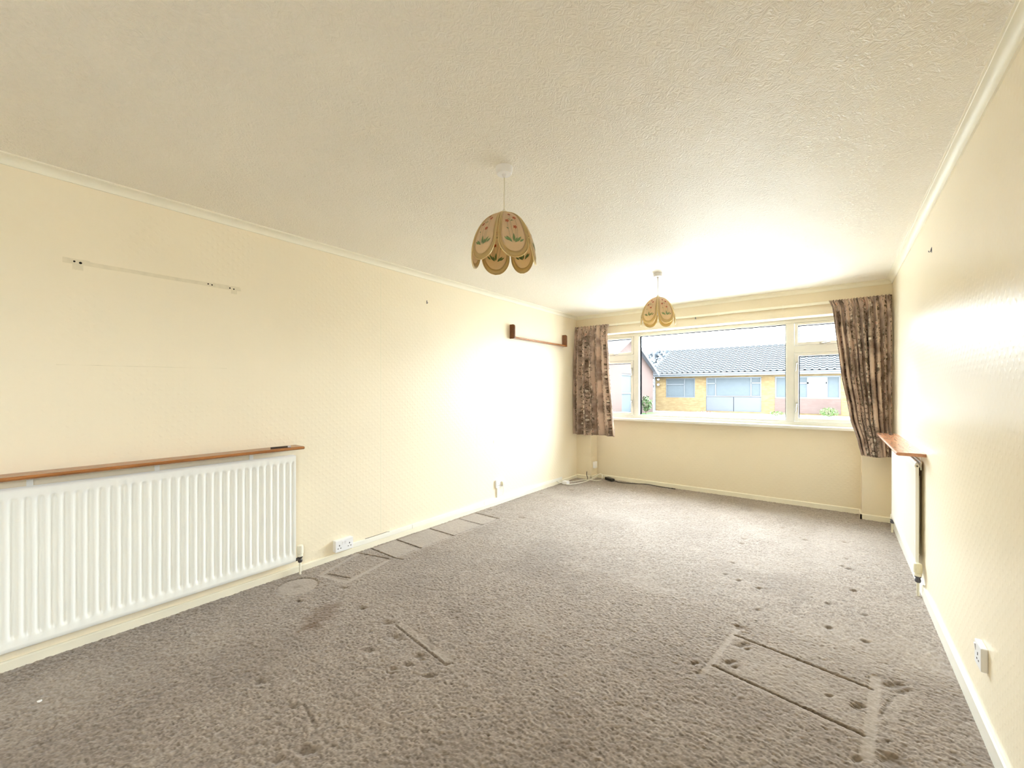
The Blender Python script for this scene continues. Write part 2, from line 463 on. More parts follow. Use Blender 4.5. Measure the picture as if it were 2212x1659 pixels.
    ii = (np.arange(ny - 1)[:, None] * nx + np.arange(nx - 1)[None, :]).ravel()
    quads = np.stack([ii, ii + 1, ii + nx + 1, ii + nx], -1).astype(np.int32)
    nq = len(quads)
    me.vertices.add(len(co)); me.vertices.foreach_set('co', co.ravel().astype(np.float32))
    me.loops.add(nq * 4); me.loops.foreach_set('vertex_index', quads.ravel())
    me.polygons.add(nq); me.polygons.foreach_set('loop_start', (np.arange(nq) * 4).astype(np.int32))
    try: me.polygons.foreach_set('loop_total', np.full(nq, 4, np.int32))
    except Exception: pass
    me.polygons.foreach_set('use_smooth', np.ones(nq, bool))
    me.update(calc_edges=True)
    lum = np.clip(.5 + .30 * g2 + .07 * field(31, .012) + .03 * field(32, .05), 0, 1)[..., None]
    colr = np.array([.215, .170, .140]) * (1 - lum) + np.array([.55, .485, .432]) * lum
    def over(c, fac): return colr * (1 - fac[..., None]) + np.array(c) * fac[..., None]
    colr = over((.55, .49, .44), .30 * smoothstep(.1, 1.3, field(33, .42) + .3 * field(34, .12)))
    colr = over((.22, .175, .14), .28 * smoothstep(.1, 1.4, field(35, .40) + .3 * field(36, .12)))
    colr = over((.56, .50, .45), .65 * flat); colr = over((.20, .12, .055), stain); colr = over((.085, .06, .04), mark_dark)
    colr = colr * np.array([.665, .63, .59])
    at = me.attributes.new('pile', 'FLOAT_COLOR', 'POINT')
    at.data.foreach_set('color', np.concatenate([colr, np.ones(X.shape + (1,))], -1).ravel().astype(np.float32))
    me.materials.append(MATS['carpet'])
    o = bpy.data.objects.new('floor', me); COL.objects.link(o)
    tag(o, 'worn taupe fitted carpet with furniture dents and a brown stain', 'floor', kind='structure')
make_floor()

def struct(o, label, cat): return tag(o, label, cat, kind='structure')
struct(MB().box(XL - .2, XR + .14, YR - .2, 5.80, ZC, ZC + .2).build('ceiling', 'ceiling_artex'), 'cream textured plaster ceiling', 'ceiling')
wall_left = struct(MB().box(XL - .2, XL, YR - .2, 5.80, -.2, ZC).build('wall_left', 'wallpaper'), 'long cream embossed wallpapered wall with old shelf marks', 'wall')
SY0, SY1, SZ0, SZ1 = -1.95, -.80, 1.2, 1.95     # window added for fill light in the right wall, behind the camera
m = MB().box(XR, XR + .14, YR - .2, SY0, -.2, ZC).box(XR, XR + .14, SY1, 5.80, -.2, ZC).box(XR, XR + .14, SY0, SY1, -.2, SZ0).box(XR, XR + .14, SY0, SY1, SZ1, ZC)
wall_right = struct(m.build('wall_right', 'wallpaper'), 'cream embossed wall catching window glare at the right', 'wall')
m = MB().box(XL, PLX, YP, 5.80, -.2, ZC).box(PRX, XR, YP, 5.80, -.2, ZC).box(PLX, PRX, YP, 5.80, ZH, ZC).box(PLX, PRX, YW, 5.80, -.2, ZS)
struct(m.build('wall_back', 'wallpaper_matt_shaded'), 'cream window wall with a corner pier at each end', 'wall')
# plain rear wall, and the unseen window added behind the camera to fill the near half
struct(MB().box(XL, XR, YR - .2, YR, -.2, ZC).build('wall_rear', 'wallpaper_matt_shaded'), 'plain cream rear wall behind the camera', 'wall')
gd = tag(empty('added_fill_window', (XR + .07, -1.35, SZ0)), 'small white framed window added for fill light in the right wall behind the camera', 'window', kind='structure')
xa, xb = XR + .04, XR + .11
MB().box(xa, xb, SY0, SY0 + .06, SZ0, SZ1).box(xa, xb, SY1 - .06, SY1, SZ0, SZ1).box(xa, xb, SY0 + .06, SY1 - .06, SZ1 - .06, SZ1).box(xa, xb, SY0 + .06, SY1 - .06, SZ0, SZ0 + .06).build('window_frame', 'window_paint', gd)
MB().box(XR + .072, XR + .078, SY0 + .06, SY1 - .06, SZ0 + .06, SZ1 - .06).build('pane', 'glass', gd)

# ---- coving
def cove_profile():   # (out from wall, down from ceiling)
    p = [(0, 0), (.050, 0), (.050, -.007), (.044, -.008)]
    for i in range(7):
        t = i / 6 * math.pi / 2
        p.append((.008 + .034 * (1 - math.sin(t)), -.010 - .028 * (1 - math.cos(t))))
    return p + [(.008, -.044), (0, -.044)]
cp = cove_profile()
struct(MB().prism([(XL + a, ZC + b) for a, b in cp], 1, YR, YP).build('trim_1', 'coving_paint', smooth=True, auto=.6), 'white coving along the top of the left wall', 'coving')
struct(MB().prism([(XR - a, ZC + b) for a, b in cp], 1, YR, YP).build('trim_2', 'coving_paint', smooth=True, auto=.6), 'white coving along the top of the right wall', 'coving')
struct(MB().prism([(YP - a, ZC + b) for a, b in cp], 0, XL, XR).build('trim_3', 'coving_paint', smooth=True, auto=.6), 'white coving above the window', 'coving')

# ---- skirting boards
def skirt(h, t): return [(0, -.01), (t, -.01), (t, h - .006), (t - .005, h), (0, h)]
struct(MB().prism([(XL + a, b) for a, b in skirt(.045, .014)], 1, YR, YP).build('baseboard_left', 'skirting_gloss'), 'low scuffed cream skirting board along the left wall', 'skirting')
struct(MB().prism([(XR - a, b) for a, b in skirt(.078, .014)], 1, YR, YP).build('baseboard_right', 'skirting_white'), 'white skirting board along the right wall', 'skirting')
sk = skirt(.055, .014)
m = MB().prism([(YW - a, b) for a, b in sk], 0, PLX, PRX).prism([(YP - a, b) for a, b in sk], 0, XL + .014, PLX + .014).prism([(YP - a, b) for a, b in sk], 0, PRX - .014, XR - .014)
m.prism([(PLX + a, b) for a, b in sk], 1, YP - .014, YW).prism([(PRX - a, b) for a, b in sk], 1, YP - .014, YW)
struct(m.build('baseboard_back', 'skirting_gloss'), 'cream skirting board under the window and round the piers', 'skirting')

# ---- marks on the left wall, left by removed shelves
def wall_marks():
    x = XL
    def plate(y0, y1, z0, z1, slope=0, t=.0012, mat='residue'):
        n = 10; v = []; rnd = random.Random(int(y0 * 1000))
        top = [(y0 + (y1 - y0) * i / n, z1 + slope * (y0 + (y1 - y0) * i / n - y0) + rnd.uniform(-.0015, .0015)) for i in range(n + 1)]
        bot = [(y0 + (y1 - y0) * i / n, z0 + slope * (y0 + (y1 - y0) * i / n - y0) + rnd.uniform(-.0012, .0012)) for i in range(n + 1)]
        MB().prism(bot + top[::-1], 0, x - .001, x + t).build('shelf_mark', mat, wall_left)
    plate(.262, 1.05, 1.940, 1.962, 0, .0010); plate(.296, .335, 1.912, 1.940); plate(.995, 1.028, 1.918, 1.940)
    plate(.262, .36, 1.962, 1.967, 0, .0016); plate(.90, 1.045, 1.9615, 1.966, 0, .0016)
    for y, z, r in ((.303, 1.953, .0045), (.325, 1.950, .0060), (.872, 1.954, .0042), (.892, 1.952, .0042), (.988, 1.951, .0045), (1.010, 1.948, .0045)):
        MB().lathe([(r, -.004), (r, .002)], (x, y, z), 10, axis=0).build('screw_hole', 'hole_black', wall_left)
    plate(3.60, 4.09, .712, .718, .02, .0010, 'residue_light'); plate(3.60, 3.66, .695, .712, .02, .0012, 'residue_light'); plate(3.575, 3.585, .705, .73, 0, .0012); plate(4.095, 4.105, .715, .74, 0, .0012)
    plate(.24, .97, 1.4265, 1.4285, .015, .0005); plate(3.30, 3.304, .10, 2.30, 0, .0006, 'residue_light'); plate(2.10, 2.103, .10, 2.30, 0, .0006, 'residue_light')
wall_marks()

# ================================================================== WINDOW
win = tag(empty('window_1', (-1.29, 5.72, ZS)), 'wide white framed window with side casements facing the street', 'window', kind='structure')
MLa, MLb, MRa, MRb = -2.238, -2.165, -.433, -.360
y0, y1 = 5.69, 5.765
MB().box(PLX, PRX, y0, y1, 2.065, ZH).box(PLX, PRX, y0, y1, ZS, .945).box(PLX, -2.79, y0, y1, .945, 2.065).box(.205, PRX, y0, y1, .945, 2.065).build('window_frame', 'window_paint', win, bevel=.003)
for a, b in ((MLa, MLb), (MRa, MRb)):
    MB().box(a, b, y0 - .004, y1, .945, 2.065).build('mullion', 'window_paint', win, bevel=.003)
MB().box(-2.79, MLa, y0 - .002, y1, 1.723, 1.807).build('transom', 'window_paint', win, bevel=.003)
MB().box(MRb, .205, y0 - .002, y1, 1.723, 1.807).build('transom', 'window_paint', win, bevel=.003)
MB().prism([(5.60, ZS), (5.60, ZS + .026), (5.607, ZS + .032), (5.692, ZS + .036), (5.692, ZS)], 0, PLX, PRX).build('window_sill', 'window_paint', win)
def glazed(xa, xb, za, zb, yy=5.735):
    g = MB()
    t, q, ga, gb = .004, .006, yy - .012, yy + .030
    g.box(xa - t, xa + q, ga, gb, za - t, zb + t).box(xb - q, xb + t, ga, gb, za - t, zb + t).box(xa + q, xb - q, ga, gb, zb - q, zb + t).box(xa + q, xb - q, yy + .008, gb, za - t, za + .002)
    p = MB().box(xa - .004, xb + .004, yy, yy + .005, za - .004, zb + .004).build('pane', 'glass', win)
    gk = g.build('gasket', 'dark_rubber', win)
    return p
def sash(xa, xb, za, zb, wd=.042, name='casement_sash'):
    s = MB(); ya, yb = 5.683, 5.75
    s.box(xa + .003, xa + wd, ya, yb, za + .003, zb - .003).box(xb - wd, xb - .003, ya, yb, za + .003, zb - .003).box(xa + wd, xb - wd, ya, yb, zb - wd * .85, zb - .003).box(xa + wd, xb - wd, ya, yb, za + .003, za + wd)
    s.build(name, 'window_paint', win, bevel=.004)
    glazed(xa + wd, xb - wd, za + wd, zb - wd * .85)
# big fixed pane with its bead
bd = MB(); A, B_, C, D = MLb, MRa, .945, 2.065
bd.box(A, A + .008, 5.70, 5.75, C, D).box(B_ - .008, B_, 5.70, 5.75, C, D).box(A + .008, B_ - .008, 5.70, 5.75, D - .008, D).box(A + .008, B_ - .008, 5.70, 5.75, C, C + .016)
bd.build('glazing_bead', 'window_paint', win)
glazed(A + .008, B_ - .008, C + .016, D - .008)
for xa, xb in ((-2.79, MLa), (MRb, .205)):
    sash(xa, xb, .945, 1.723, .042); sash(xa, xb, 1.807, 2.065, .036, 'fanlight_sash')
def window_handle(x, z, flip=1, horiz=False):
    h = MB()
    if horiz:
        h.box(x - .018, x + .018, 5.672, 5.684, z - .008, z + .012).tube([(x, 5.668, z + .004), (x + .02, 5.655, z + .002), (x + .075 , 5.655, z + .010)], .006)
    else:
        h.box(x - .009, x + .009, 5.672, 5.684, z - .022, z + .022).tube([(x, 5.668, z + .006), (x - .004 * flip, 5.652, z), (x - .012 * flip, 5.650, z - .085)], .0065)
    h.build('window_handle', 'steel', win, smooth=True, auto=.6)
window_handle(-.335, 1.60); window_handle(-.335, 1.14); window_handle(-2.262, 1.60, -1); window_handle(-2.262, 1.14, -1)
window_handle(-.11, 1.815, 1, True); window_handle(-2.53, 1.815, 1, True)

# ---- curtain track
ct = tag(empty('curtain_track', (-1.29, YP - .05, 2.22)), 'slim white curtain track fixed above the window', 'curtain track')
MB().box(XL + .03, XR - .03, YP - .036, YP - .014, 2.206, 2.234).build('rail', 'coving_paint', ct, bevel=.004)
for x in (-2.4, -1.75, -1.1, -.45): MB().box(x - .010, x + .010, YP - .014, YP, 2.200, 2.240).build('bracket', 'coving_paint', ct)
MB().tube([(-1.36, YP - .025, 2.206), (-1.36, YP - .027, 2.185)], .006).build('end_stop', 'gunmetal', ct)

# ---- curtains
def curtain(label, left, right, ztop, zbot, Yc, folds, seed, cloth_w, amp=.030):
    rnd = random.Random(seed); nu, nv = folds * 24, 70
    ph = [rnd.uniform(-.45, .45) for _ in range(folds + 2)]; am = [rnd.uniform(.6, 1.25) for _ in range(folds + 2)]
    wid = [rnd.uniform(.6, 1.5) for _ in range(folds)]; tot = sum(wid); cum = [0]
    for q in wid: cum.append(cum[-1] + q / tot)
    def fold_coord(s):
        for i in range(folds):
            if s <= cum[i + 1] or i == folds - 1: return i + (s - cum[i]) / (cum[i + 1] - cum[i])
    verts = []; uvs = []
    root = tag(empty('curtain', ((left(0) + right(0)) / 2, Yc, zbot)), label, 'curtain', 'floral curtains at the window')
    for j in range(nv + 1):
        t = j / nv; hd = max(0, 1 - t / .055)
        for i in range(nu + 1):
            s = i / nu; fc = fold_coord(s); k = int(min(fc, folds - 1))
            a = amp * (am[k] * (1 - (fc - k)) + am[k + 1] * (fc - k)) * (.40 + .60 * min(1, t / .25)) * (1 - .10 * t)
            th = 2 * math.pi * fc + ph[k] * math.sin(3.2 * t + k) * .9
            y = a * math.sin(th) + .25 * a * math.sin(2 * th + 1.3 * k)
            eb = max(0, 1 - min(s, 1 - s) / .05); y = y * (1 - eb) - .35 * a * eb
            yh = .014 * math.sin(2 * math.pi * fc * 2 + .7)
            y = y * (1 - hd) + yh * hd
            xo = .38 * a * math.sin(2 * th) * (1 - hd)
            x = left(t) + (right(t) - left(t)) * s + xo * min(1, 12 * s * (1 - s))
            z = ztop + (zbot - ztop) * t + .006 * math.sin(7 * s + seed) * t
            if j < 2: z += .006 * math.sin(2 * math.pi * fc * 2)
            verts.append((x, Yc + y, z)); uvs.append((s * cloth_w + seed * .37, z))
    faces = [(j * (nu + 1) + i, j * (nu + 1) + i + 1, (j + 1) * (nu + 1) + i + 1, (j + 1) * (nu + 1) + i) for j in range(nv) for i in range(nu)]
    me = bpy.data.meshes.new('curtain_cloth'); me.from_pydata(verts, [], faces)
    ul = me.uv_layers.new(name='cloth')
    for lp in me.loops: ul.data[lp.index].uv = uvs[lp.vertex_index]
    for p in me.polygons: p.use_smooth = True
    me.materials.append(MATS['curtain_fabric'])
    o = bpy.data.objects.new('cloth', me); COL.objects.link(o); o.parent = root; o.matrix_parent_inverse = root.matrix_world.inverted()
    sm = o.modifiers.new('thickness', 'SOLIDIFY'); sm.thickness = .003
    n = 9
    for q in range(n):
        x = left(0) + (right(0) - left(0)) * (q + .5) / n
        MB().tube([(x, YP - .037, 2.215), (x, YP - .075, 2.205)], .004, 6).build('curtain_hook', 'white_plastic', root)
    return root
def lerp_tab(tab):
    def f(t):
        for (a, va), (b, vb) in zip(tab, tab[1:]):
            if t <= b:
                q = (t - a) / (b - a); q = q * q * (3 - 2 * q) * .4 + q * .6
                return va + (vb - va) * q
        return tab[-1][1]
    return f
curtain('short floral curtain hanging in the corner beside the long left wall',
        lerp_tab([(0, -3.005), (.5, -3.02), (1, -3.025)]), lerp_tab([(0, -2.475), (.06, -2.485), (.4, -2.46), (.8, -2.41), (1, -2.375)]), 2.222, .665, YP - .115, 6, 3, 1.35, .062)
curtain('floral curtain swept aside into the corner above the right radiator',
        lerp_tab([(0, -.045), (.05, -.015), (.15, .0), (.46, .05), (.76, .12), (.92, .185), (1, .21)]), lerp_tab([(0, .435), (1, .435)]), 2.222, .655, YP - .112, 10, 8, 1.7, .056)

# ================================================================== RADIATORS
def radiator(label, side, yA, yB, zb, zt, off, valve_end, hidden_ribs=False):
    """side -1: on left wall, +1: on right wall; yA<yB ends; off: front face distance from wall"""
    wx = XL if side < 0 else XR
    def X(d): return wx - side * d       # d metres out from the wall
    root = tag(empty('radiator', (X(.04), (yA + yB) / 2, 0)), label, 'radiator', 'panel radiators')
    pitch = .0415; ns = int(round((yB - yA) / pitch)) ; pitch = (yB - yA) / ns
    ysam = []
    for i in range(ns):
        for fr, d in ((0, 1.), (.12, .96), (.22, .80), (.32, .48), (.42, .16), (.52, 0.), (.62, .08), (.72, .40), (.82, .80), (.91, .97)):
            ysam.append((yA + (i + fr) * pitch, d))
    ysam.append((yB, 1.))
    ysam = [(y, d if .015 < y - yA and yB - y > .015 else 1.) for y, d in ysam]
    zs = [(zb + .02, 0), (zb + .045, 0), (zb + .056, .3), (zb + .066, .8), (zb + .078, 1), (zt - .066, 1), (zt - .056, .8), (zt - .048, .3), (zt - .040, 0), (zt - .012, 0)]
    v = []; f = []
    dep = .0125
    nY = len(ysam)
    for z, m in zs:
        for y, d in ysam: v.append((X(off - dep * (1 - d) * m), y, z))
    for j in range(len(zs) - 1):
        for i in range(nY - 1): a = j * nY + i; f.append((a, a + 1, a + nY + 1, a + nY))
    p = MB().add(v, f)
    # rounded edges and back of the panel
    def strip(pts_):
        vv = []
        for d, z in pts_: vv += [(X(d), yA, z), (X(d), yB, z)]
        n = len(pts_); p.add(vv, [(2 * i, 2 * i + 1, 2 * i + 3, 2 * i + 2) for i in range(n - 1)])
    strip([(off, zt - .012), (off - .002, zt - .004), (off - .007, zt), (off - .012, zt - .002), (off - .016, zt - .012)])
    strip([(off, zb + .02), (off - .001, zb + .006), (off - .006, zb), (off - .012, zb + .002), (off - .016, zb + .02)])
    strip([(off - .016, zb + .02), (off - .016, zt - .012)])
    for y in (yA, yB):
        p.add([(X(off), y, zb + .02), (X(off), y, zt - .012), (X(off - .007), y, zt), (X(off - .016), y, zt - .012), (X(off - .016), y, zb + .02), (X(off - .006), y, zb)], [(0, 1, 2, 3, 4, 5)])
    p.build('panel', 'radiator_enamel', root, smooth=True, auto=.9)
    MB().box(min(X(off - .028), X(off - .024)), max(X(off - .028), X(off - .024)), yA + .004, yB - .004, zt - .05, zt + .002).build('rear_rail', 'radiator_enamel', root)
    # convector fins behind
    c = MB(); n = int((yB - yA - .12) / .025); pts = []
    for i in range(n + 1):
        y = yA + .06 + i * .025; pts.append((X(.008 if i % 2 else off - .020), y))
    vv = []
    for x, y in pts: vv += [(x, y, zb + .10), (x, y, zt - .10)]
    c.add(vv, [(2 * i, 2 * i + 1, 2 * i + 3, 2 * i + 2) for i in range(n)])
    c.build('convector', 'radiator_enamel', root)
    for y in (yA + .18, yB - .18):
        MB().box(min(X(.002), X(off - .016)), max(X(.002), X(off - .016)), y - .015, y + .015, zb + .06, zb + .10).build('wall_bracket', 'radiator_enamel', root)
    # bleed plug
    y = yB if side < 0 else yA; s = 1 if side < 0 else -1
    if side > 0:
        MB().lathe([(.013, 0), (.013, .012)], (X(off - .007), yA - .012, zt - .025), 6, axis=1).build('bleed_plug', 'cream_plastic', root)
        MB().lathe([(.005, 0), (.005, .004)], (X(off - .007), yA - .015, zt - .025), 8, axis=1).build('bleed_screw', 'dark_metal', root)
    # thermostatic valve at the given end
    def valve(ye, s, head=True):
        x = X(off - .008); y = ye + s * .032
        vb = MB().lathe([(.011, .085), (.015, .09), (.015, .104), (.012, .108), (.012, .116), (.016, .118), (.016, .124)], (x, y, 0), 12).lathe([(.009, -.032), (.011, -.030), (.011, -.012), (.009, -.010)], (x, y, .112), 10, axis=1) if s > 0 else \
             MB().lathe([(.011, .085), (.015, .09), (.015, .104), (.012, .108), (.012, .116), (.016, .118), (.016, .124)], (x, y, 0), 12).lathe([(.009, .010), (.011, .012), (.011, .030), (.009, .032)], (x, y, .112), 10, axis=1)
        b = vb.build('valve_body', 'dark_metal' if side < 0 else 'gunmetal', root, smooth=True, auto=.7)
        MB().lathe([(.0075, -.004), (.0075, .086)], (x, y, 0), 12).build('pipe', 'cream_plastic', root, smooth=True, auto=.7)
        if head:
            MB().lathe([(.013, .124), (.0185, .128), (.0185, .140), (.015, .143)], (x, y, 0), 20).build('valve_collar', 'cream_plastic', root, smooth=True, auto=.7)
            MB().lathe([(.017, .143), (.0205, .148), (.021, .168), (.0205, .192), (.0185, .203), (.012, .207)], (x, y, 0), 32, flute=lambda i, h: .93 if (i % 2 and .15 < h < .2) else 1).build('valve_head', 'yellowed_plastic' if side > 0 else 'cream_plastic', root, smooth=True, auto=.5)
        else:
            MB().lathe([(.013, .124), (.015, .128), (.013, .165), (.010, .17)], (x, y, 0), 12).build('lockshield_cap', 'cream_plastic', root, smooth=True, auto=.7)
    if side < 0: valve(yB, 1); valve(yA, -1, False)
    else: valve(yA, -1); valve(yB, 1, False)
    return root
radiator('long white ribbed radiator under the dark wooden shelf on the left wall', -1, -.13, 1.371, .100, .847, .062, 1)
radiator('white radiator seen edge-on below the pale wooden shelf on the right wall', 1, 3.685, 5.10, .140, .842, .040, -1)

def rad_shelf(label, side, yA, yB, zt, depth, mat, brk):
    wx = XL if side < 0 else XR
    X = lambda d: wx - side * d
    root = tag(empty('radiator_shelf', (X(.05), (yA + yB) / 2, zt - .02)), label, 'shelf', 'shelves over the radiators')
    pr = [(0, zt - .02), (depth - .012, zt - .02), (depth - .003, zt - .016), (depth, zt - .010), (depth - .003, zt - .003), (depth - .010, zt), (0, zt)]
    MB().prism([(X(a), b) for a, b in pr], 1, yA, yB).build('plank', mat, root, bevel=.0015)
    for y in brk:
        MB().prism([(X(a), b) for a, b in ((0, zt - .02), (.090, zt - .02), (.090, zt - .024), (.006, zt - .024), (.006, zt - .085), (0, zt - .085))], 1, y - .011, y + .011).build('bracket', 'radiator_enamel', root)
    return root
rad_shelf('dark reddish wooden shelf above the long radiator on the left wall', -1, -.15, 1.395, .912, .140, 'shelf_wood_red', (.156, .628, 1.11))
rad_shelf('pale wooden shelf above the radiator on the right wall', 1, 3.60, 5.14, .905, .140, 'shelf_wood_pale', (3.78, 4.35, 4.95))
pen = tag(empty('pen', (-2.95, 1.26, .912)), 'dark pen with a white end lying on the left radiator shelf', 'pen')
MB().tube([(-2.965, 1.20, .9165), (-2.945, 1.30, .9165)], .0042).build('barrel', 'black_cable', pen, smooth=True, auto=.8)
MB().tube([(-2.945, 1.30, .9165), (-2.942, 1.318, .9165)], .0048).build('cap', 'white_plastic', pen, smooth=True, auto=.8)
cl = tag(empty('bulldog_clip', (.40, 5.02, .905)), 'small dark object lying on the far end of the right radiator shelf', 'clip')
MB().prism([(.382, .905), (.418, .905), (.410, .913), (.390, .913)], 1, 5.0, 5.035).build('jaw', 'dark_metal', cl)
MB().tube([(.40, 5.0, .912), (.398, 4.98, .909), (.404, 4.975, .909)], .002, 6).build('lever', 'dark_metal', cl)

# ---- small dark wall shelf with two upright ends
ws = tag(empty('wall_shelf', (XL, 4.48, 1.91)), 'narrow dark wooden shelf with upright ends high on the left wall', 'shelf')
for y in (3.873, 5.075):
    pr = [(XL, 1.912), (XL + .072, 1.912), (XL + .072, 2.055)] + [(XL + .047 + .025 * math.cos(t), 2.055 + .025 * math.sin(t)) for t in (.4, .8, 1.2, 1.57)] + [(XL, 2.080)]
    e = MB().prism(pr, 1, y, y + .018).build('end_panel', 'shelf_wood_dark', ws, bevel=.0015)
    MB().lathe([(.004, -.001), (.004, .002)], (XL + .045, y - .001, 2.015), 8, axis=1).build('screw_hole', 'hole_black', e)
MB().prism([(XL, 1.915), (XL + .066, 1.915), (XL + .074, 1.921), (XL + .074, 1.929), (XL + .066, 1.935), (XL, 1.935)], 1, 3.891, 5.09).build('plank', 'shelf_wood_red', ws, bevel=.0015)

# ---- picture hooks
for wx, sd, y, z, lb in ((XL, 1, 2.606, 2.132, 'tiny picture hook on the long left wall'), (XR, -1, 3.42, 2.12, 'tiny picture hook high on the right wall')):
    h = MB().box(min(wx, wx + sd * .002), max(wx, wx + sd * .002), y - .004, y + .004, z - .014, z + .016)
    h.tube([(wx + sd * .002, y, z + .010), (wx + sd * .006, y, z - .010), (wx + sd * .013, y, z - .010), (wx + sd * .014, y, z - .002)], .0022, 6)
    tag(h.build('picture_hook', 'gunmetal'), lb, 'hook')

# ================================================================== SOCKETS, TRUNKING AND CABLES
def socket(name, label, side, yc, zc, wd, ht, depth, pins, wx=None, axis='y'):
    """plate on a wall: side +1 faces +X, -1 faces -X"""
    def P(d, a, z): return (wx + side * d, yc + a, zc + z)
    root = tag(empty(name, (wx, yc, zc - ht / 2)), label, 'socket')
    m = MB(); a = P(0, -wd / 2, -ht / 2); b = P(depth, wd / 2, ht / 2)
    m.box(min(a[0], b[0]), max(a[0], b[0]), a[1], b[1], a[2], b[2]).build('plate', 'white_plastic', root, bevel=.004)
    for pc, sw in pins:
        for dy, dz, sy, sz in ((0, .011, .0028, .0055), (-.011, -.011, .0045, .0025), (.011, -.011, .0045, .0025)):
            q = P(depth, pc + dy, dz - .006)
            MB().box(q[0] - .0006, q[0] + .0006, q[1] - sy, q[1] + sy, q[2] - sz, q[2] + sz).build('pin_slot', 'hole_black', root)
        q = P(depth, sw, .018)
        x0, x1 = sorted((q[0], q[0] + side * .004))
        MB().prism([(x0 if side > 0 else x1, q[2] - .012), (x0 if side > 0 else x1, q[2] + .012), (x1 if side > 0 else x0, q[2] + .012), (q[0] + side * .001, q[2] - .012)], 1, q[1] - .006, q[1] + .006).build('switch', 'white_plastic', root)
    return root
socket('wall_socket', 'white double socket beside the left radiator valve', 1, 1.749, .103, .146, .088, .040, ((-.042, -.012), (.042, .012)), XL)
socket('wall_socket', 'white socket with a plug in it below the wall shelf', 1, 3.672, .236, .138, .088, .022, ((-.040, -.012),), XL)
socket('wall_socket', 'white single socket low on the right wall', -1, 2.335, .295, .088, .088, .020, ((-.004, .030),), XR)
pl = tag(empty('plug', (XL + .022, 3.705, .236)), 'cream plug with a short cut lead in the wall socket', 'plug')
MB().prism([(XL + .022, .205), (XL + .022, .262), (XL + .045, .258), (XL + .050, .215)], 1, 3.685, 3.735).build('plug_body', 'yellowed_plastic', pl, bevel=.005)
MB().tube([(XL + .034, 3.71, .208), (XL + .040, 3.712, .16), (XL + .036, 3.700, .115), (XL + .045, 3.690, .098), (XL + .060, 3.715, .092), (XL + .062, 3.74, .100)], .0032, 8).build('lead', 'white_cable', pl, smooth=True)
js = tag(empty('phone_socket', (PLX, 5.60, .155)), 'small white junction box on the side of the corner pier', 'socket')
MB().box(PLX, PLX + .030, 5.555, 5.640, .155, .250).build('box', 'white_plastic', js, bevel=.004)
MB().box(PLX + .030, PLX + .0315, 5.575, 5.62, .19, .225).build('cover', 'white_plastic', js)

tk = tag(empty('cable_trunking', (XL, 3.6, .045)), 'white cable trunking running along the top of the left skirting', 'trunking')
MB().box(XL, XL + .016, 1.823, 2.42, .046, .083).build('lid', 'skirting_white', tk, bevel=.002)
MB().box(XL, XL + .016, 2.423, 3.40, .046, .083).build('lid', 'skirting_white', tk, bevel=.002)
MB().box(XL, XL + .016, 3.403, 5.05, .046, .083).build('lid', 'skirting_white', tk, bevel=.002)
MB().box(XL, XL + .016, 3.625, 3.665, .084, .191).build('riser', 'skirting_white', tk, bevel=.002)
MB().tube([(XL + .006, 1.95, .0845), (XL + .008, 2.10, .086), (XL + .008, 2.16, .087), (XL + .014, 2.18, .085)], .0016, 6).build('loose_wire', 'dark_metal', tk, smooth=True)

def bez(pts, n=8):
    out = []
    P = [Vector(p) for p in pts]; P = [P[0]] + P + [P[-1]]
    for i in range(1, len(P) - 2):
        for j in range(n):
            t = j / n
            out.append(.5 * ((2 * P[i]) + (P[i + 1] - P[i - 1]) * t + (2 * P[i - 1] - 5 * P[i] + 4 * P[i + 1] - P[i + 2]) * t * t + (3 * P[i] - P[i - 1] - 3 * P[i + 1] + P[i + 2]) * t ** 3))
    return out + [P[-2]]
wc = tag(empty('extension_lead', (-2.93, 5.0, 0)), 'white cable with a small white junction box on the carpet in the corner', 'cable')
MB().box(-2.985, -2.905, 4.97, 5.05, .002, .045).build('junction_box', 'white_plastic', wc, bevel=.006)
MB().tube(bez([(XL + .018, 4.90, .05), (-3.0, 4.93, .03), (-2.96, 4.99, .015), (-2.90, 4.97, .008), (-2.83, 5.10, .006), (-2.80, 5.26, .006), (-2.79, 5.40, .008), (-2.765, 5.56, .04), (-2.74, 5.665, .065), (-2.71, 5.665, .045), (-2.68, 5.60, .010)]), .0062, 8).build('cable', 'white_cable', wc, smooth=True)
MB().tube(bez([(-2.945, 5.045, .02), (-2.94, 5.16, .006), (-2.88, 5.36, .006), (-2.78, 5.44, .006), (-2.70, 5.45, .006), (-2.66, 5.53, .006)]), .0062, 8).build('cable', 'white_cable', wc, smooth=True)
bc = tag(empty('power_adapter', (-2.55, 5.56, 0)), 'black adapter with a black cable trailing along the window skirting', 'adapter')
MB().prism([(-2.64, 5.60), (-2.60, 5.65), (-2.47, 5.57), (-2.50, 5.52)], 2, .003, .042).build('adapter_body', 'black_cable', bc, bevel=.006)
MB().tube(bez([(-2.48, 5.555, .015), (-2.38, 5.545, .006), (-2.24, 5.57, .006), (-2.05, 5.655, .008), (-1.86, 5.635, .006), (-1.70, 5.63, .006)]), .0048, 8).build('cable', 'black_cable', bc, smooth=True)
MB().tube([(-1.70, 5.63, .006), (-1.65, 5.618, .006)], .007, 8).build('connector', 'black_cable', bc, smooth=True, auto=.7)
sw_ = MB().tube(bez([(-2.86, YP - .016, .115), (-2.862, YP - .02, .07), (-2.84, YP - .035, .02), (-2.835, 5.42, .008)]), .005, 8)
tag(sw_.build('aerial_cable', 'black_cable', smooth=True), 'short black cable end poking up at the foot of the corner pier', 'cable')
rndp = random.Random(5)
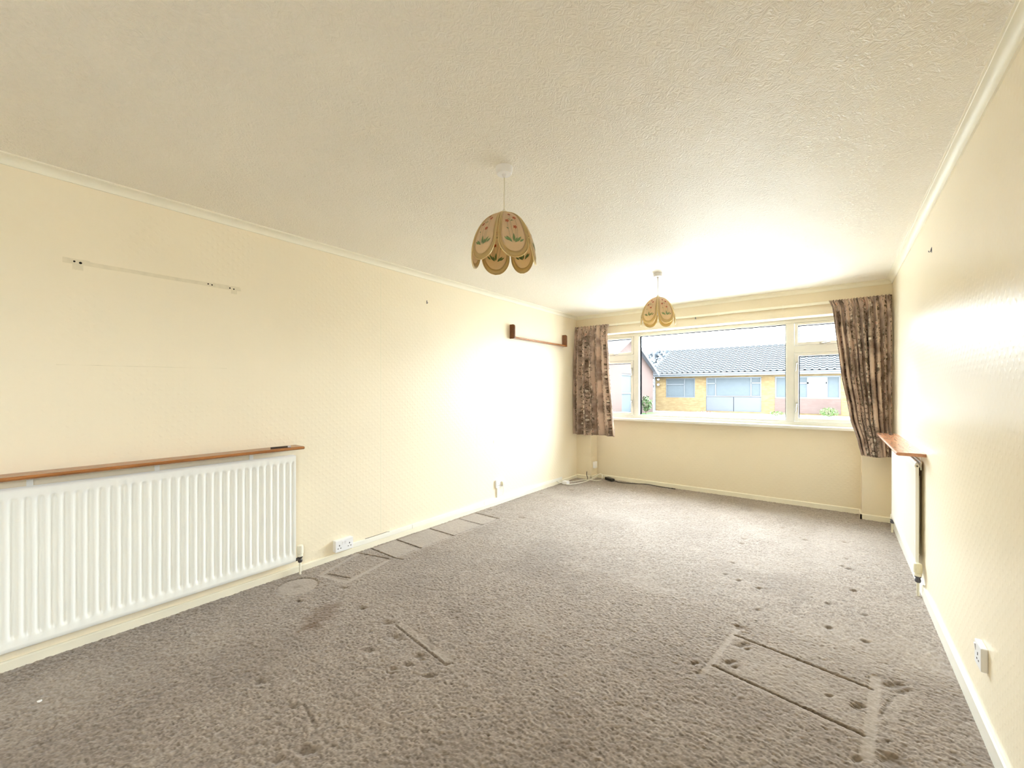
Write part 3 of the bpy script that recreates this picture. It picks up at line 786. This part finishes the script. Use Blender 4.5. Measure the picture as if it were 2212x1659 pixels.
for x, y, lb in ((-2.62, .16, 'white paper scrap on the carpet at the left edge'), (-2.45, 5.02, 'white paper scrap on the carpet near the corner cables')):
    pts = [(x + .008 * math.cos(a) * rndp.uniform(.6, 1.2), y + .008 * math.sin(a) * rndp.uniform(.6, 1.2)) for a in [i * 1.047 for i in range(6)]]
    tag(MB().prism(pts, 2, .002, .006).build('paper_scrap', 'white_plastic'), lb, 'scrap')

# ================================================================== PENDANT LAMPS
def pendant(label):
    root = tag(empty('pendant_lamp', (0, 0, 0)), label, 'lamp', 'floral pendant lamps')
    # z measured down from the ceiling (0)
    MB().lathe([(.041, 0), (.041, -.012), (.039, -.028), (.034, -.034), (.012, -.036), (.007, -.048), (.005, -.050)], (0, 0, 0), 28).build('ceiling_rose', 'white_plastic', root, smooth=True, auto=.6)
    MB().tube([(.0, 0, -.046), (.0005, .0005, -.09), (-.0005, 0, -.15), (0, 0, -.215)], .0032, 8).build('flex', 'cream_plastic', root, smooth=True)
    MB().lathe([(.004, -.205), (.012, -.214), (.017, -.222), (.019, -.232), (.019, -.285), (.016, -.290)], (0, 0, 0), 20).build('lamp_holder', 'cream_plastic', root, smooth=True, auto=.6)
    b = MB().lathe([(.012, -.288), (.014, -.300), (.022, -.320), (.030, -.342), (.031, -.358), (.027, -.375), (.016, -.388), (.004, -.392)], (0, 0, 0), 20)
    b.build('bulb', 'bulb_glass', root, smooth=True)
    fr = MB().lathe([(.019, -.224), (.030, -.226), (.030, -.230), (.019, -.232)], (0, 0, 0), 20)
    fr.build('hub_ring', 'brass', root, smooth=True, auto=.6)
    # petals: meridian is a quarter ellipse
    def surf(p, s, half, off=0.):
        t = math.pi / 2 * (.10 + .98 * s)
        R = (.162 + off) * math.sin(t); z = -.455 + (.230 + off) * math.cos(t)
        a = p * half
        # a petal is flatter than a sphere: ease the bow across the panel
        R *= 1 - .055 * (1 - p * p) * 0 + .0
        flatR = R * math.cos(half) / max(.5, math.cos(a))
        R = R * .55 + flatR * .45
        return Vector((R * math.cos(a), R * math.sin(a), z))
    HALF = math.radians(28.0)
    def outline(inset):
        L = []; s0 = .0 + inset * .30; s1 = 1. - inset * .42; wmax = 1 - inset
        n = 26
        for i in range(n + 1):
            q = i / n; s = s0 + (s1 - s0) * (1 - (1 - q) ** 1.35)
            qq = (s - s0) / (s1 - s0)
            w = wmax if qq < .74 else wmax * math.sqrt(max(0, 1 - ((qq - .74) / .26) ** 2.1))
            if qq < .10: w *= math.sqrt(max(0, 1 - ((.10 - qq) / .10) ** 2)) * .5 + .5
            L.append((w, s))
        return L
    outer = outline(0.); inner = outline(.17)
    def petal(rz, nm):
        c, s_ = math.cos(rz), math.sin(rz)
        rot = lambda v: (v.x * c - v.y * s_, v.x * s_ + v.y * c, v.z)
        pm = MB(); NC = 10; v = []; f = []
        for w, s in inner:
            for k in range(NC + 1): v.append(rot(surf(w * (2 * k / NC - 1), s, HALF)))
        for j in range(len(inner) - 1):
            for k in range(NC): a = j * (NC + 1) + k; f.append((a, a + 1, a + NC + 2, a + NC + 1))
        pan = pm.add(v, f).build('petal', 'shade_panel', root, smooth=True)
        sm = pan.modifiers.new('thickness', 'SOLIDIFY'); sm.thickness = .002
        loop_o = [(-w, s) for w, s in outer] + [(w, s) for w, s in outer[::-1][1:]]
        loop_i = [(-w, s) for w, s in inner] + [(w, s) for w, s in inner[::-1][1:]]
        v = [rot(surf(p, s, HALF, .0008)) for p, s in loop_o] + [rot(surf(p, s, HALF, .0008)) for p, s in loop_i]; n = len(loop_o)
        f = [(i, (i + 1) % n, n + (i + 1) % n, n + i) for i in range(n)]
        bo = MB().add(v, f).build('border', 'shade_border', pan, smooth=True)
        sm = bo.modifiers.new('thickness', 'SOLIDIFY'); sm.thickness = .0026
        MB().tube([rot(surf(p, s, HALF)) for p, s in loop_o], .0026, 6, True).build('edging', 'brass', pan, smooth=True)
        MB().tube([rot(surf(p, s, HALF, .001)) for p, s in loop_i], .0009, 5, True).build('inner_edging', 'brass', pan, smooth=True)
        # printed flowers
        pr = MB()
        def pt(x, y, o): return rot(surf(x, y, HALF, o))
        def blob(poly, mi):
            for o in (.0016, -.0030):
                pr.add([pt(x, y, o) for x, y in poly], [tuple(range(len(poly)))], mi)
        MX, MY = .062, .33           # metres per unit across and along the petal
        def flower(x, y, r):
            poly = []
            for i in range(20):
                a = 2 * math.pi * i / 20; q = r * (.60 + .45 * abs(math.cos(2.5 * a)))
                poly.append((x + q * math.cos(a) / MX, y + q * math.sin(a) / MY))
            blob(poly, 0)
        def leaf(x, y, ln, ang, wd):
            d = (math.sin(ang) / MX, -math.cos(ang) / MY); nrm = (math.cos(ang) / MX, math.sin(ang) / MY)
            up = [(x + d[0] * ln * t + nrm[0] * wd * math.sin(math.pi * t ** .8), y + d[1] * ln * t + nrm[1] * wd * math.sin(math.pi * t ** .8)) for t in (0, .25, .5, .75, 1)]
            dn = [(x + d[0] * ln * t - nrm[0] * wd * math.sin(math.pi * t ** .8), y + d[1] * ln * t - nrm[1] * wd * math.sin(math.pi * t ** .8)) for t in (.75, .5, .25)]
            blob(up + dn, 1)
        def stem(a, b, bow):
            n = 6; w = .010
            for i in range(n):
                t0, t1 = i / n, (i + 1) / n
                p0 = (a[0] + (b[0] - a[0]) * t0 + bow * math.sin(math.pi * t0), a[1] + (b[1] - a[1]) * t0); p1 = (a[0] + (b[0] - a[0]) * t1 + bow * math.sin(math.pi * t1), a[1] + (b[1] - a[1]) * t1)
                blob([(p0[0] - w, p0[1]), (p0[0] + w, p0[1]), (p1[0] + w, p1[1]), (p1[0] - w, p1[1])], 2)
        for fx, fy, r, base in ((-.15, .30, .0105, -.04), (.28, .38, .0115, .2), (-.42, .47, .0105, -.2), (.14, .575, .0095, .05)):
            stem((base, .78), (fx, fy), .05 if fx > 0 else -.05); flower(fx, fy, r)
        for x, y, ln, an, wd in ((-.02, .80, .040, 0.0, .0050), (-.14, .81, .036, -.7, .0048), (.14, .80, .036, .65, .0048), (-.32, .79, .026, -.9, .0042), (.36, .79, .024, .9, .0040), (.07, .81, .026, .3, .0042), (-.33, .62, .014, -.9, .0025), (-.12, .47, .016, .6, .0028), (-.2, .45, .014, -.7, .0025), (.12, .46, .012, -.9, .0022)):
            leaf(x, y, ln, an, wd)
        pr.build('floral_print', ['print_red', 'print_green', 'print_stem'], pan)
        return pan
    for i in range(6): petal(math.radians(60 * i), 'petal')
    for i in range(6):   # little wire ties between neighbouring petals
        a = math.radians(60 * i + 30)
        for s in (.30, .70):
            p, q = surf(1, s, HALF), surf(-1, s, HALF)
            a1 = math.radians(60 * i); a2 = math.radians(60 * i + 60)
            P1 = (p.x * math.cos(a1) - p.y * math.sin(a1), p.x * math.sin(a1) + p.y * math.cos(a1), p.z); P2 = (q.x * math.cos(a2) - q.y * math.sin(a2), q.x * math.sin(a2) + q.y * math.cos(a2), q.z)
            MB().tube([P1, P2], .0022, 6).build('tie', 'brass', root)
    return root
lamp = pendant('floral petal pendant lamp hanging nearest in the middle of the room')
LP = ((-1.276, 1.582, 12.0), (-1.296, 3.882, 1.0))
def lamp_rot(x, y, tw): return math.atan2(-y, -x) + math.radians(30 - tw)
lamp.location = (LP[0][0], LP[0][1], ZC); lamp.rotation_euler = (0, 0, lamp_rot(*LP[0]))
l2 = copy_tree(lamp, (LP[1][0], LP[1][1], ZC), lamp_rot(*LP[1]))
l2['label'] = 'floral petal pendant lamp hanging farther off in front of the window'

# ================================================================== OUTDOORS
G0 = -.12
struct(MB().box(-60, 60, -40, 90, G0 - .4, G0).build('ground', 'ground_concrete'), 'pale paved ground and driveways outside', 'ground')
struct(MB().box(-60, 60, 11, 17, G0, G0 + .004).build('road', 'road_asphalt'), 'grey asphalt street outside', 'road')
tag(MB().box(-9.25, -8.3, 18, 28.3, G0, G0 + .03).build('lawn', 'lawn_grass'), 'small green lawn beside the red brick house', 'lawn', kind='stuff')

hs = tag(empty('bungalow', (-3, 32, G0)), 'yellow brick bungalow with grey tiled roof across the street', 'house')
HX0, HX1, HY = -9.95, 7.0, 29.0
def wall_with_holes(m, x0, x1, y0, y1, z0, z1, holes):
    cur = x0
    for a, b, c, d in sorted(holes):
        m.box(cur, a, y0, y1, z0, z1)
        if c > z0: m.box(a, b, y0, y1, z0, c)
        if d < z1: m.box(a, b, y0, y1, d, z1)
        cur = b
    m.box(cur, x1, y0, y1, z0, z1)
    return m
holes = [(-9.14, -7.25, .82, 2.12), (-6.58, -3.48, G0 + .1, 2.13), (-2.79, .28, .83, 2.12), (2.2, 4.2, .83, 2.12)]
m = wall_with_holes(MB(), HX0, HX1, HY, HY + .25, G0, 2.30, holes)
m.box(HX0, HX0 + .25, HY + .25, 37.2, G0, 2.3).box(HX1 - .25, HX1, HY + .25, 37.2, G0, 2.3).box(HX0, HX1, 37.2, 37.4, G0, 2.3)
m.prism([(HY, 2.3), (37.4, 2.3), (33.2, 4.30)], 0, HX0, HX0 + .2).prism([(HY, 2.3), (37.4, 2.3), (33.2, 4.30)], 0, HX1 - .2, HX1)
m.build('wall', 'brick_yellow', hs)
MB().box(-2.79, .28, HY - .03, HY, G0 + .1, .82).build('brick_apron', 'brick_red', hs)
MB().box(HX0 - .1, HX1 + .1, 28.58, 28.62, 2.22, 2.42).box(HX0 - .1, HX1 + .1, 28.62, HY, 2.22, 2.25).build('fascia', 'white_upvc', hs)
MB().tube([(HX0 - .15, 28.53, 2.38), (HX1 + .1, 28.53, 2.38)], .055, 8).build('gutter', 'white_upvc', hs)
MB().tube([(-9.80, 28.55, 2.36), (-9.87, 28.93, 2.15), (-9.87, 28.93, G0)], .045, 8).build('downpipe', 'white_upvc', hs)
# tiled roof: interlocking roll tiles, course by course
def tiled_roof(x0, x1, ye, ze, yr, zr, parent, tw=.33, nc=14):
    m = MB(); n = int((x1 - x0) / tw); L = math.hypot(yr - ye, zr - ze); uy, uz = (yr - ye) / L, (zr - ze) / L; ny, nz = -uz, uy
    prof = [(0, 0), (.30, .0), (.40, .035), (.55, .055), (.70, .035), (.78, 0)]
    for c in range(nc):
        a = L * c / nc; b = L * (c + 1) / nc + .04
        v = []; cnt = 0
        for i in range(n):
            for fx, h in prof:
                x = x0 + (i + fx) * tw
                for d, hh in ((a, h + .045), (b, h + .004)):
                    v.append((x, ye + uy * d + ny * hh, ze + uz * d + nz * hh))
                v.append((x, ye + uy * a + ny * (h + .012), ze + uz * a + nz * (h + .012))); cnt += 1
        f = []
        for i in range(cnt - 1): f += [(3 * i, 3 * i + 3, 3 * i + 4, 3 * i + 1), (3 * i + 2, 3 * i + 5, 3 * i + 3, 3 * i)]
        m.add(v, f)
    o = m.build('roof_tiles', 'roof_tile', parent); o['kind'] = 'stuff'; return o
tiled_roof(HX0 - .12, HX1 + .1, 28.50, 2.42, 33.1, 4.36, hs)
MB().prism([(28.55, 2.36), (33.1, 4.31), (37.8, 2.36), (33.1, 4.12)], 0, HX0 - .1, HX1 + .1).build('roof_deck', 'roof_tile', hs)
for i in range(36):
    x = HX0 - .1 + i * .47
    MB().prism([(33.1 + .14 * math.cos(a), 4.33 + .10 * math.sin(a)) for a in (0, .6, 1.2, 1.94, 2.54, 3.14)], 0, x, x + .46).build('ridge_tile', 'roof_tile', hs)
def far_window(xa, xb, za, zb, cols, parent, glass='far_glass', y=HY + .06, fr=.06, rows=None):
    m = MB().box(xa, xb, y, y + .08, za, za + fr).box(xa, xb, y, y + .08, zb - fr, zb).box(xa, xa + fr, y, y + .08, za + fr, zb - fr).box(xb - fr, xb, y, y + .08, za + fr, zb - fr)
    edges = [xa + fr] + [c for c in cols] + [xb - fr]
    for c in cols: m.box(c - fr / 2, c + fr / 2, y, y + .08, za + fr, zb - fr)
    for i, zt in (rows or {}).items():
        m.box(edges[i], edges[i + 1], y, y + .08, zt - fr * .6, zt + fr * .6)
    f = m.build('window_frame', 'white_upvc', parent)
    for i in range(len(edges) - 1):
        a = edges[i] + (0 if i == 0 else fr / 2); b = edges[i + 1] - (0 if i == len(edges) - 2 else fr / 2)
        segs = [(za + fr, zb - fr)]
        if rows and i in rows: segs = [(za + fr, rows[i] - fr * .6), (rows[i] + fr * .6, zb - fr)]
        for c, d in segs:
            MB().box(a, b, y + .04, y + .055, c, d).build('pane', glass[i] if isinstance(glass, list) else glass, f)
    return f
far_window(-9.14, -7.25, .82, 2.12, [-7.93], hs, ['far_blind', 'far_blind'], rows={0: 1.70})
far_window(-6.58, -3.48, .90, 2.13, [-6.02, -4.03], hs, ['far_blind', 'far_blind', 'far_blind'], rows={0: 1.75, 2: 1.75})
for a, b in ((-6.58, -5.0), (-4.97, -3.48)): MB().box(a, b, HY + .05, HY + .10, G0 + .1, .88).build('door_panel', 'blue_panel', hs)
far_window(-2.79, .28, .83, 2.12, [-2.14, -1.20, -.33], hs, ['far_blind', 'far_blind', 'far_dark_glass', 'far_blind'], fr=.08, rows={1: 1.72, 2: 1.72})
far_window(2.2, 4.2, .83, 2.12, [3.4], hs)
for x in (-2.55, -2.42): MB().box(x, x + .05, HY + .15, HY + .17, .92, 2.0).build('blind_slat', 'white_upvc', hs)
MB().box(HX0 + .25, HX1 - .25, HY + .6, HY + .65, G0, 2.3).build('room_blind', 'far_blind', hs)
for z in (1.98, 1.62): MB().lathe([(.05, 0), (.09, .06), (.09, .12), (.03, .16)], (-9.62, HY - .10, z), 10).build('wall_light', 'gunmetal', hs)
MB().tube([(-9.23, 33.0, 4.3), (-9.23, 33.0, 6.6)], .025, 6).build('aerial_mast', 'white_upvc', hs)

gh = tag(empty('gable_house', (-13, 22.9, G0)), 'red brick gabled house at the left across the street', 'house')
GX, GY0, GYP, GY1, GE, GP = -9.30, 18.85, 22.9, 26.95, 2.50, 4.36
MB().box(GX - .25, GX, GY0, 21.9, G0, GE).box(GX - .25, GX, 24.95, GY1, G0, GE).box(GX - .25, GX, 21.9, 24.95, 2.25, GE).prism([(GY0, GE), (GY1, GE), (GYP, GP - .1)], 0, GX - .25, GX).box(GX - 7, GX - .25, GY0, GY0 + .2, G0, GE).box(GX - 7, GX - .25, GY1 - .2, GY1, G0, GE).box(GX - 7.2, GX - 7, GY0, GY1, G0, GE).build('wall', 'brick_red', gh)
for (ya, yb) in ((GY0 - .35, GYP), (GY1 + .35, GYP)):
    dz = (GP - GE) / (GYP - GY0) * .35
    MB().prism([(ya, GE - dz), (yb, GP), (yb, GP + .12), (ya, GE - dz + .12)], 0, GX - 7.2, GX + .25).build('roof_slope', 'roof_tile_pale', gh)
    MB().prism([(ya, GE - dz - .12), (yb, GP - .12), (yb, GP + .04), (ya, GE - dz + .04)], 0, GX + .25, GX + .29).build('bargeboard', 'white_upvc', gh)
f = MB().box(GX - .12, GX - .04, 21.9, 22.0, G0, 2.25).box(GX - .12, GX - .04, 24.85, 24.95, G0, 2.25).box(GX - .12, GX - .04, 23.38, 23.46, G0, 2.25).box(GX - .12, GX - .04, 22.0, 24.85, 2.15, 2.25).box(GX - .12, GX - .04, 22.0, 24.85, 1.10, 1.18).box(GX - .12, GX - .04, 22.0, 24.85, G0, 0.0).build('window_frame', 'white_upvc', gh)
for a, b in ((22.0, 23.38), (23.46, 24.85)):
    for c, d in ((0, 1.10), (1.18, 2.15)): MB().box(GX - .10, GX - .08, a, b, c, d).build('pane', 'far_blind', f)
ae = MB().tube([(-9.6, 26.0, GP - 1.2), (-9.6, 26.0, 4.40)], .015, 6).tube([(-10.1, 25.6, 4.39), (-9.1, 26.4, 4.39)], .012, 6)
for q in (-.4, -.2, 0, .2, .4): ae.tube([(-9.6 + q - .09, 26.0 + q * .8 + .12, 4.39), (-9.6 + q + .09, 26.0 + q * .8 - .12, 4.39)], .008, 5)
ae.build('television_aerial', 'gunmetal', gh)

def bush(name, label, c, rx, ry, rz, n, mat, leafsz, seed, cat='bush', group=None, gz=G0):
    rnd = random.Random(seed); root = tag(empty(name, (c[0], c[1], gz)), label, cat, group)
    m = MB()
    for i in range(n):
        while True:
            p = [rnd.uniform(-1, 1) for _ in range(3)]
            r = math.sqrt(sum(q * q for q in p))
            if .45 < r < 1: break
        x, y, z = c[0] + p[0] * rx, c[1] + p[1] * ry, c[2] + p[2] * rz
        a, b = rnd.uniform(0, 6.28), rnd.uniform(-.9, .9); s = leafsz * rnd.uniform(.6, 1.3)
        d = Vector((math.cos(a) * math.cos(b), math.sin(a) * math.cos(b), math.sin(b))); e = d.cross(Vector((.3, .2, 1))).normalized()
        o = Vector((x, y, z))
        m.add([o - d * s, o + e * s * .45, o + d * s, o - e * s * .45], [(0, 1, 2, 3)])
    fo = m.build('foliage', mat, root); fo['kind'] = 'stuff'
    st = MB()
    for i in range(5):
        a = i * 1.256; st.tube([(c[0] + .03 * math.cos(a), c[1] + .03 * math.sin(a), gz), (c[0] + rx * .35 * math.cos(a), c[1] + ry * .35 * math.sin(a), c[2] + rz * .4)], [.03 * (rx + .3), .01], 5)
    st.build('stems', mat if cat == 'tree' else 'bark', root)
    return root
bush('shrub', 'leafy green shrub in front of the red brick house', (-8.80, 24.3, .52), .33, .35, .45, 420, 'leaf_green', .08, 1, gz=G0 + .045)
bush('shrub', 'round bright green bush under the bungalow window', (-.24, 28.3, .10), .42, .4, .27, 420, 'leaf_bright', .06, 2)
bush('shrub', 'low bright green plant left of the round bush', (-2.55, 27.6, -.02), .5, .35, .14, 260, 'leaf_bright', .06, 3)
bush('flower_bed', 'low pink flowers along the bungalow path', (-6.3, 27.6, -.06), .55, .25, .07, 200, 'flower_pink', .05, 4, 'flowers')
bush('tree', 'hazy grey tree rising behind the bungalow roof', (-15.0, 46, 3.4), 2.8, 2.2, 2.4, 3200, 'tree_grey', .34, 5, 'tree')
